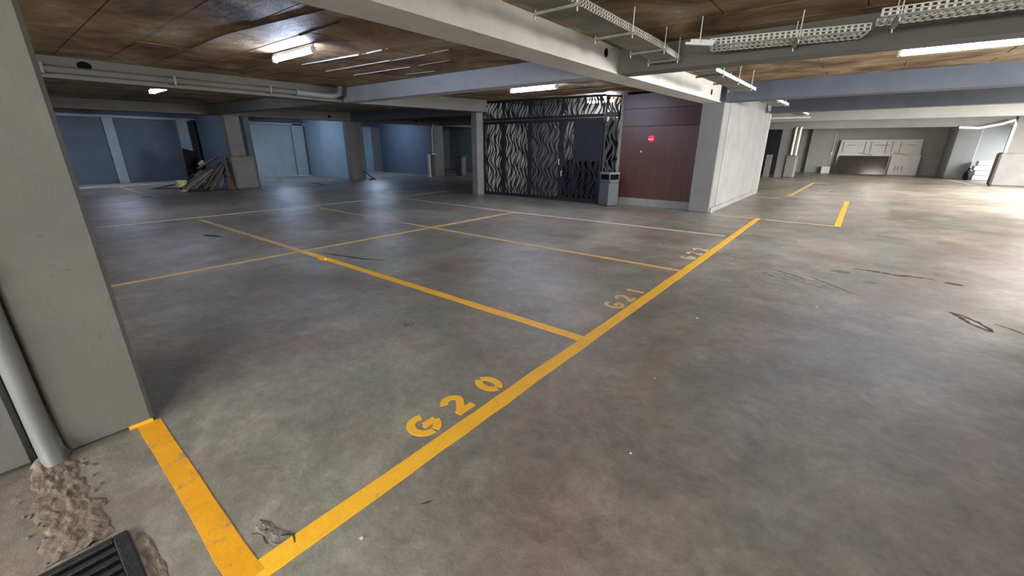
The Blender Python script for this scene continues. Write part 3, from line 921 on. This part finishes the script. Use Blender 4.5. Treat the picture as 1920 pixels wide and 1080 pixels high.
# long thin conduits in the distance
p = empty('conduit', (-2.4, 20, 2.5), 'cream conduit along the ceiling left of the far column', 'pipe')
MB().tube([(-3.3, 19.5, 2.62), (-1.6, 19.8, 2.62)], 0.035, 8).build('pipe_run', M['pvc_cream'], p, True)
for x in (-3.2, -1.8):
    MB().tube([(x, 19.5 + (x + 3.3) * .176, 2.62), (x, 19.5 + (x + 3.3) * .176, zs(x, 19.6) - .02)], 0.006, 6).build('threaded_rod', M['galv'], p)
p = empty('downpipe', (-2.6, 27.4, 0), 'pair of cream downpipes on the far column', 'pipe')
for dx in (0, 0.2):
    MB().tube([(-2.72 + dx, 27.4, 1.18), (-2.72 + dx, 27.4, 2.5), (-2.70 + dx, 27.46, 2.56)], 0.055, 10).build('pipe_run', M['pvc_cream'], p, True)
p = empty('downpipe', (4.9, 27.3, 0), 'white pipe sagging under the cream beam and down the pale column', 'pipe')
MB().tube([(3.3, 27.35, 2.42), (3.9, 27.3, 2.38), (4.5, 27.25, 2.52), (4.86, 27.25, 2.66), (4.90, 27.25, 2.5), (4.90, 27.27, 1.38)], 0.055, 10).build('pipe_run', M['foam'], p, True)

# ------------------------------------------------------------------ black laser-cut gate
GA, GB = Vector((-9.6, 10.56)), Vector((-5.47, 10.84))
g_rt = empty('screen_gate', (-7.5, 10.7, 0), 'black metal screen gate cut with wavy slots under the lamp', 'gate')
gd = (GB - GA); gl = gd.length; gd.normalize(); gn = Vector((gd.y, -gd.x))   # towards the camera
def gp(s, z, off=0.0):
    q = GA + gd * s + gn * off
    return (q.x, q.y, z)
def gbox(mb, s0, s1, z0, z1, t0=-.02, t1=.02, z1b=None):
    zt = z1 if z1b is None else z1b
    return mb.hexa([gp(s0, z0, t0), gp(s1, z0, t0), gp(s1, z0, t1), gp(s0, z0, t1), gp(s0, z1, t0), gp(s1, zt, t0), gp(s1, zt, t1), gp(s0, z1, t1)])
def lattice(P, s0, s1, z0, z1, dens=0.098, parent=None, amp=0.32, name='wavy_lattice'):
    """wavy ribbons that touch one another here and there, leaving slots"""
    mb = MB()
    n_ = max(2, round((s1 - s0) / dens))
    w = (s1 - s0) / n_
    nz = max(4, int((z1 - z0) / 0.035))
    for k in range(n_ + 1):
        ph = random.uniform(0, 6.28); lam = random.uniform(0.62, 0.8)
        pts = []
        for j in range(nz + 1):
            z = z0 + (z1 - z0) * j / nz
            base = 2 * math.pi * z / lam
            c = s0 + k * w + w * (0.8 * math.sin(2 * math.pi * z / 0.72 + k * 0.35) + amp * math.sin(base + (math.pi if k % 2 else 0) + 0.25 * ph))
            hw = w * (0.26 + 0.10 * math.sin(base * 1.3 + ph))
            pts.append((min(max(c, s0), s1), hw, z))
        for j in range(nz):
            a, b = pts[j], pts[j + 1]
            mb.hexa([P(a[0] - a[1], a[2], -.003), P(a[0] + a[1], a[2], -.003), P(a[0] + a[1], a[2], .003), P(a[0] - a[1], a[2], .003),
                     P(b[0] - b[1], b[2], -.003), P(b[0] + b[1], b[2], -.003), P(b[0] + b[1], b[2], .003), P(b[0] - b[1], b[2], .003)])
    return tag(mb.build(name, M['black'], parent), kind='stuff')
ztop = lambda s: zs(*gp(s, 0)[:2])
SX = [0.0, 0.80, 1.79, 2.88, gl]
random.seed(3)
for i in range(4):
    s0, s1 = SX[i] + 0.05, SX[i + 1] - 0.05
    pf = MB()
    for a, b in ((SX[i], SX[i] + .07), (SX[i + 1] - .07, SX[i + 1])):
        gbox(pf, a + (.002 if a == SX[i] else 0), b - .002, 0.02, 2.29)
    gbox(pf, s0, s1, 0.02, 0.12); gbox(pf, s0, s1, 2.2, 2.289)
    fr = pf.build('leaf_frame' if i > 1 else 'panel_frame', M['black'], g_rt)
    lattice(gp, s0 + .02, s1 - .02 if i < 3 else s0 + 0.35, 0.12, 2.2, 0.08, g_rt)
    if i == 3:   # the right leaf is mostly backed by sheet, with engraved ribbons
        lattice(lambda s, z, o=0.0: gp(s, z, o * 1.0 + .006), s0 + .40, s1 - .02, 0.12, 1.15, 0.095, g_rt)
        mb = MB(); gbox(mb, s0 + .38, s1, 1.15, 2.2, -.006, .004); mb.build('solid_sheet', M['black'], g_rt)
        mb = MB(); gbox(mb, s0 + .33, s0 + .39, .1, 2.25, -.012, .012); mb.build('mullion', M['black'], g_rt)
    # transom panel
    tf = MB()
    gbox(tf, SX[i], SX[i] + .03, 2.3, ztop(SX[i]) - .02, z1b=ztop(SX[i]) - .02); gbox(tf, SX[i] + .03, SX[i + 1], 2.3, 2.38)
    gbox(tf, SX[i] + .03, SX[i + 1], ztop(SX[i]) - .08, ztop(SX[i]) - .01, z1b=ztop(SX[i + 1]) - .01)
    tf.build('transom_frame', M['black'], g_rt)
    lattice(gp, SX[i] + .04, SX[i + 1] - .02, 2.38, ztop(SX[i]) - .06, 0.088, g_rt, name='transom_lattice')
for s, z in ((2.84, 1.05), (2.93, 0.72)):
    mb = MB(); mb.tube([gp(s, z, .02), gp(s, z, .07), gp(s, z + .14, .07), gp(s, z + .14, .02)], 0.009, 8)
    mb.build('pull_handle', M['galv'], g_rt, True)
# return panel beside the wood wall
RA, RB = Vector((-5.46, 10.86)), Vector((-5.12, 11.32))
rd = (RB - RA); rl = rd.length; rd.normalize(); rn = Vector((rd.y, -rd.x))
def rp(s, z, off=0.0):
    q = RA + rd * s + rn * off
    return (q.x, q.y, z)
r_rt = empty('return_screen', (-5.3, 11.1, 0), 'narrow black wavy-cut screen between the gate and the wood panelling', 'screen')
lattice(rp, 0.06, rl - .04, 0.1, 2.3, 0.10, r_rt); lattice(rp, 0.06, rl - .04, 2.42, 2.8, 0.10, r_rt, name='transom_lattice')
mb = MB()
for (s0, s1, z0, z1) in ((0, .05, 0, 2.84), (rl - .05, rl, 0, 2.84), (.05, rl - .05, 0, .1), (.05, rl - .05, 2.3, 2.42), (.05, rl - .05, 2.79, 2.84)):
    mb.hexa([rp(s0, z0, -.015), rp(s1, z0, -.015), rp(s1, z0, .015), rp(s0, z0, .015), rp(s0, z1, -.015), rp(s1, z1, -.015), rp(s1, z1, .015), rp(s0, z1, .015)])
mb.build('screen_frame', M['black'], r_rt)
# dark bulky plant seen through the gate
q = empty('covered_equipment', (-6.6, 12.0, 0), 'dark bulky covered equipment seen through the gate slots', 'equipment')
mb = MB(); mb.box(-7.35, -5.6, 11.6, 12.6, 0.0, 1.15, ch=.15); mb.build('lower_body', M['black'], q)
mb = MB(); mb.box(-6.75, -5.55, 11.5, 12.5, 1.15, 2.35, ch=.12); mb.build('upper_body', M['black'], q)

# ------------------------------------------------------------------ wood-clad wall
w_rt = empty('wood_panelling', (-4.1, 11.25, 0), 'red brown wood panelled lift wall beside the grey column', 'wall panelling')
xa, xb, yf = -5.08, -3.04, 11.15
rows = [(0.2, 2.045, 'wood'), (2.05, 2.475, 'wood_dark'), (2.48, 2.83, 'wood')]
for z0, z1, m in rows:
    MB().box(xa, xb, yf, yf + .12, z0, z1, ch=.003).build('panel', M[m], w_rt)
MB().box(xa, xb, yf + .01, yf + .12, 0, 0.2).build('skirting', M['skirting'], w_rt)
MB().box(xa - .07, xa - .003, yf - .02, yf + .12, 0, 2.83).build('edge_strip', M['galv_dark'], w_rt)
sg = empty('indicator_sign', (-4.25, yf, 1.74), 'small round glowing red sign on the wood panelling', 'sign')
MB().tube([(-4.25, yf, 1.745), (-4.25, yf - .02, 1.745)], 0.075, 24).build('red_disc', M['red_light'], sg, True)
MB().box(-4.31, -4.19, yf - .026, yf - .019, 1.715, 1.735).build('white_bar', M['pale_light'], sg)
kn = empty('key_switch', (-4.40, yf, 1.41), 'small round steel switch on the wood panelling below the red sign', 'switch')
MB().tube([(-4.49, yf, 1.42), (-4.49, yf - .012, 1.42)], 0.022, 16).build('rim', M['galv'], kn, True)
MB().tube([(-4.49, yf - .012, 1.42), (-4.49, yf - .022, 1.42)], 0.012, 12).build('key_barrel', M['white_metal'], kn, True)

# ------------------------------------------------------------------ litter bin
bn = empty('litter_bin', (-5.12, 10.66, 0), 'grey steel litter bin with a wide slot in front of the black gate', 'bin')
mt = Matrix.Translation((-5.10, 10.66, 0)) @ Matrix.Rotation(math.radians(70), 4, 'Z')
h = 0.185
MB().box(-h, h, -h, h, 0.02, 0.62, mt, ch=.01).build('body', M['bin'], bn)
MB().box(-h + .015, h - .015, -h + .015, h - .015, 0.0, 0.021, mt).build('foot', M['black'], bn)
hd = MB()
for sx in (-1, 1):
    for sy in (-1, 1):
        hd.box(sx * h - .03 * (sx > 0), sx * h + .03 * (sx < 0), sy * h - .03 * (sy > 0), sy * h + .03 * (sy < 0), 0.625, 0.84, mt)
hd.box(-h, h, -h, h, 0.622, 0.70, mt)
hd.build('hood', M['bin'], bn)
MB().box(-h + .02, h - .02, -h + .02, h - .02, 0.70, 0.84, mt).build('slot_interior', M['void'], bn)
MB().box(-h - .008, h + .008, -h - .008, h + .008, 0.835, 0.895, mt, ch=.012).build('lid', M['bin_lid'], bn)

# ------------------------------------------------------------------ timber pile by the rear column
random.seed(21)
PL = 'old timber board in the heap leaning beside the rear column'
def plank(a, b, w, t, m='plank', label=PL, name='timber_board', up=(0, 0, 1)):
    o = MB().bar(a, b, w, t, up).build(name, M[m], None, loc=a)
    return tag(o, label, 'board', 'timber boards heaped by the rear column' if label == PL else None)
for k in range(24):
    f_ = k / 23
    y = 4.95 + f_ * 0.95
    x = -18.3 + random.uniform(-.25, .35)
    lean = random.uniform(0.45, 0.95)
    ln = random.uniform(0.75, 1.35) * (0.75 + .25 * f_)
    a = (x, y - ln * math.cos(lean) * .85, 0.02 + random.uniform(0, .1))
    b = (x - random.uniform(.05, .5), y + .15, a[2] + ln * math.sin(lean))
    if b[1] > 5.8:
        b = (b[0], 5.78 + random.uniform(0, .05), b[2])
    plank(a, b, random.uniform(.05, .2), random.uniform(.025, .05), 'plank' if random.random() < .6 else 'plank_grey')
for k in range(6):
    y = 4.5 + k * .12
    plank((-18.2 + random.uniform(-.2, .2), y - .35, .03 + k * .04), (-18.9, y + .35, .25 + k * .1), .22, .03, 'plank_grey')
for k in range(4):
    plank((-18.0, 5.72 + k * .06, 0.0), (-18.15 - .1 * k, 5.80 + k * .04, random.uniform(.9, 1.35)), .06, .04)
plank((-19.5, 5.1, 0.3), (-20.0, 5.25, 1.38), .5, .03, 'black', 'black sheet standing upright at the back of the timber heap', 'sheet', (0, 0.3, 1))
plank((-18.9, 5.15, .75), (-18.5, 5.7, 1.15), .4, .02, 'plank_grey', 'grey board tilted on top of the timber heap', 'sheet')
plank((-19.1, 5.25, .85), (-19.0, 5.38, .99), .14, .12, 'foam', 'small pale block lying on top of the timber heap', 'block')
plank((-19.6, 4.55, 0.02), (-19.3, 5.1, .55), .5, .02, 'plank_grey', 'pale grey sheet slumped at the left of the timber heap', 'sheet')
plank((-20.3, 4.05, 0.02), (-19.9, 4.6, .16), .3, .03, 'plank', 'low brown offcut at the left foot of the heap', 'sheet')
bk = empty('bucket', (-18.55, 4.42, 0), 'pale yellow plastic bucket in front of the timber heap', 'bucket')
n_ = 20
prof = [(.125, 0), (.15, .12), (.172, .33), (.185, .34), (.185, .37), (.165, .37), (.12, .03)]
mb = MB()
for (r_, z_) in prof:
    mb.v += [(-18.55 + r_ * math.cos(2 * math.pi * k / n_), 4.42 + r_ * math.sin(2 * math.pi * k / n_), z_) for k in range(n_)]
for i in range(len(prof) - 1):
    mb.f += [(i * n_ + k, i * n_ + (k + 1) % n_, (i + 1) * n_ + (k + 1) % n_, (i + 1) * n_ + k) for k in range(n_)]
mb.f.append(tuple(range(n_))); mb.f.append(tuple((len(prof) - 1) * n_ + k for k in range(n_)))
mb.build('pail', M['bucket'], bk, True)
MB().tube([(-18.37, 4.42, .34), (-18.33, 4.36, .25), (-18.35, 4.28, .16), (-18.45, 4.24, .14), (-18.6, 4.24, .2), (-18.72, 4.36, .34)], .006, 6).build('handle', M['galv'], bk, True)
# offcuts at the foot of the second rear column
sc = empty('scrap_wood', (-18.2, 11.8, 0), 'small dark offcuts propped against the second rear column', 'scrap')
MB().bar((-18.0, 11.95, 0.01), (-18.35, 11.60, .42), .12, .03).build('offcut', M['black'], sc)
MB().bar((-18.0, 11.65, 0.03), (-18.1, 11.95, .08), .1, .05).build('offcut', M['plank'], sc)
# white post by the third column
po = empty('guard_post', (-17.95, 15.35, 0), 'white guard post beside the pale third column', 'post')
MB().box(-18.03, -17.9, 15.3, 15.42, 0.03, 1.18, ch=.015).build('post_shaft', M['foam'], po)
MB().box(-18.06, -17.87, 15.27, 15.45, 0, 0.03).build('base_plate', M['galv'], po)
p = empty('downpipe', (-17.88, 15.6, 0), 'thin white pipe bent down the pale third column', 'pipe')
MB().tube([(-17.86, 15.72, 2.66), (-17.86, 15.62, 2.52), (-17.86, 15.58, 2.3), (-17.86, 15.58, 1.2)], .03, 8).build('pipe_run', M['foam'], p, True)
MB().box(-17.9, -17.84, 15.52, 15.72, 1.15, 1.2).build('clip', M['galv'], p)
p = empty('guard_box', (-17.2, 16.9, 0), 'dark grey box standing behind the pale third column', 'box')
MB().box(-17.6, -17.1, 16.95, 17.35, 0, 1.0, ch=.05).build('body', M['beam_dark'], p)
MB().box(-17.65, -17.05, 16.9, 17.4, 1.0, 1.04, ch=.01).build('lid', M['beam_dark'], p)

# ------------------------------------------------------------------ stacked boards at the far wall
w_ = empty('wrapped_boards', (1.0, 35.3, 0), 'tall white wrapped boards leaning on the far grey wall', 'boards')
MB().hexa([(-0.95, 35.25, 1.05), (3.0, 35.25, 1.05), (3.0, 35.5, 1.05), (-0.95, 35.5, 1.05), (-0.9, 35.3, 2.06), (2.95, 35.3, 2.06), (2.95, 35.5, 2.06), (-0.9, 35.5, 2.06)]).build('upper_board', M['foam'], w_)
MB().hexa([(-0.95, 35.22, 0), (1.68, 35.22, 0), (1.68, 35.5, 0), (-0.95, 35.5, 0), (-0.95, 35.24, 1.05), (1.68, 35.24, 1.05), (1.68, 35.5, 1.05), (-0.95, 35.5, 1.05)]).build('lower_board', M['foam'], w_)
MB().box(1.72, 3.05, 35.1, 35.48, 0, 1.18, ch=.02).build('front_board', M['foam'], w_)
for x in (-0.75, 0.35, 0.62, 1.35, 1.62, 2.0):
    MB().box(x, x + .035, 35.235, 35.26, 1.28, 1.95).build('printed_mark', M['print'], w_)
for x in (-.55, .75, 1.1, 2.3):
    MB().box(x, x + .4, 35.235, 35.262, 1.72, 1.76).build('printed_mark', M['print'], w_)
for x in (0.1, 1.8):
    MB().bar((x, 35.245, 1.28), (x + .7, 35.245, 1.16), .03, .05, (0, 0, 1)).build('crease', M['print'], w_)
for x in (2.0, 2.14, 2.32):
    MB().box(x, x + .05, 35.085, 35.105, .25, .55).build('printed_mark', M['print'], w_)
tag(MB().hexa([(-0.95, 34.75, 0.01), (1.62, 34.75, 0.01), (1.62, 34.79, 0.0), (-0.95, 34.79, 0.0), (-0.80, 35.14, 1.1), (1.64, 35.14, 1.1), (1.64, 35.18, 1.1), (-0.80, 35.18, 1.1)]).build('dark_sheet', M['glossy_dark'], None, loc=(0, 35, 0)), 'dark glossy sheet leaning in front of the white boards', 'sheet')
bx = empty('carton', (-1.35, 35.0, 0), 'small white carton on the floor left of the dark glossy sheet', 'box')
MB().box(-1.6, -1.15, 34.7, 35.1, 0, .42, ch=.01).build('body', M['foam'], bx)
MB().box(-1.6, -1.15, 34.86, 34.92, .42, .425).build('tape', M['print'], bx)
for i, (dz, w0, w1) in enumerate(((0, 0, 0), (.24, .03, .02), (.48, -.04, .03), (.72, .05, 0))):
    lab = ['bottom white slab of the stack at the far right pier', 'second white slab up of the stack at the far right pier', 'third white slab up of the stack at the far right pier', 'top white slab of the stack at the far right pier'][i]
    tag(MB().box(4.92 + w0, 6.0 + w1, 32.0, 32.55, dz, dz + .232, ch=.02).build('foam_slab', M['foam'], None, loc=(5.4, 32.3, dz)), lab, 'slab', 'white slabs stacked at the far right')
bgp = empty('rubbish_bag', (4.75, 31.9, 0), 'black rubbish bag slumped left of the white stack', 'bag')
bm = bmesh.new(); bmesh.ops.create_icosphere(bm, subdivisions=2, radius=.27)
for v in bm.verts:
    v.co += v.co.normalized() * random.uniform(-.04, .04)
    v.co.z = max(v.co.z * 1.1 + .24, 0)
    v.co.x *= .6; v.co += Vector((4.72, 31.9, 0))
me = bpy.data.meshes.new('sack'); bm.to_mesh(me); bm.free(); me.materials.append(M['black'])
o = bpy.data.objects.new('sack', me); C.objects.link(o); o.parent = bgp; o.matrix_parent_inverse = Matrix.Translation(-bgp.location)
MB().tube([(4.72, 31.9, .5), (4.73, 31.9, .6)], [.03, .06], 8).build('knot', M['black'], bgp)
# thin conduit and socket on the far wall pier
p = empty('wall_conduit', (-1.7, 35.2, 0), 'thin pale conduit down the far grey pier with a white switch', 'pipe')
MB().tube([(-1.25, 35.17, 0), (-1.25, 35.17, 2.5)], .02, 6).build('pipe_run', M['pvc_cream'], p)
MB().box(-1.33, -1.19, 35.12, 35.17, 1.15, 1.3).build('switch', M['foam'], p)
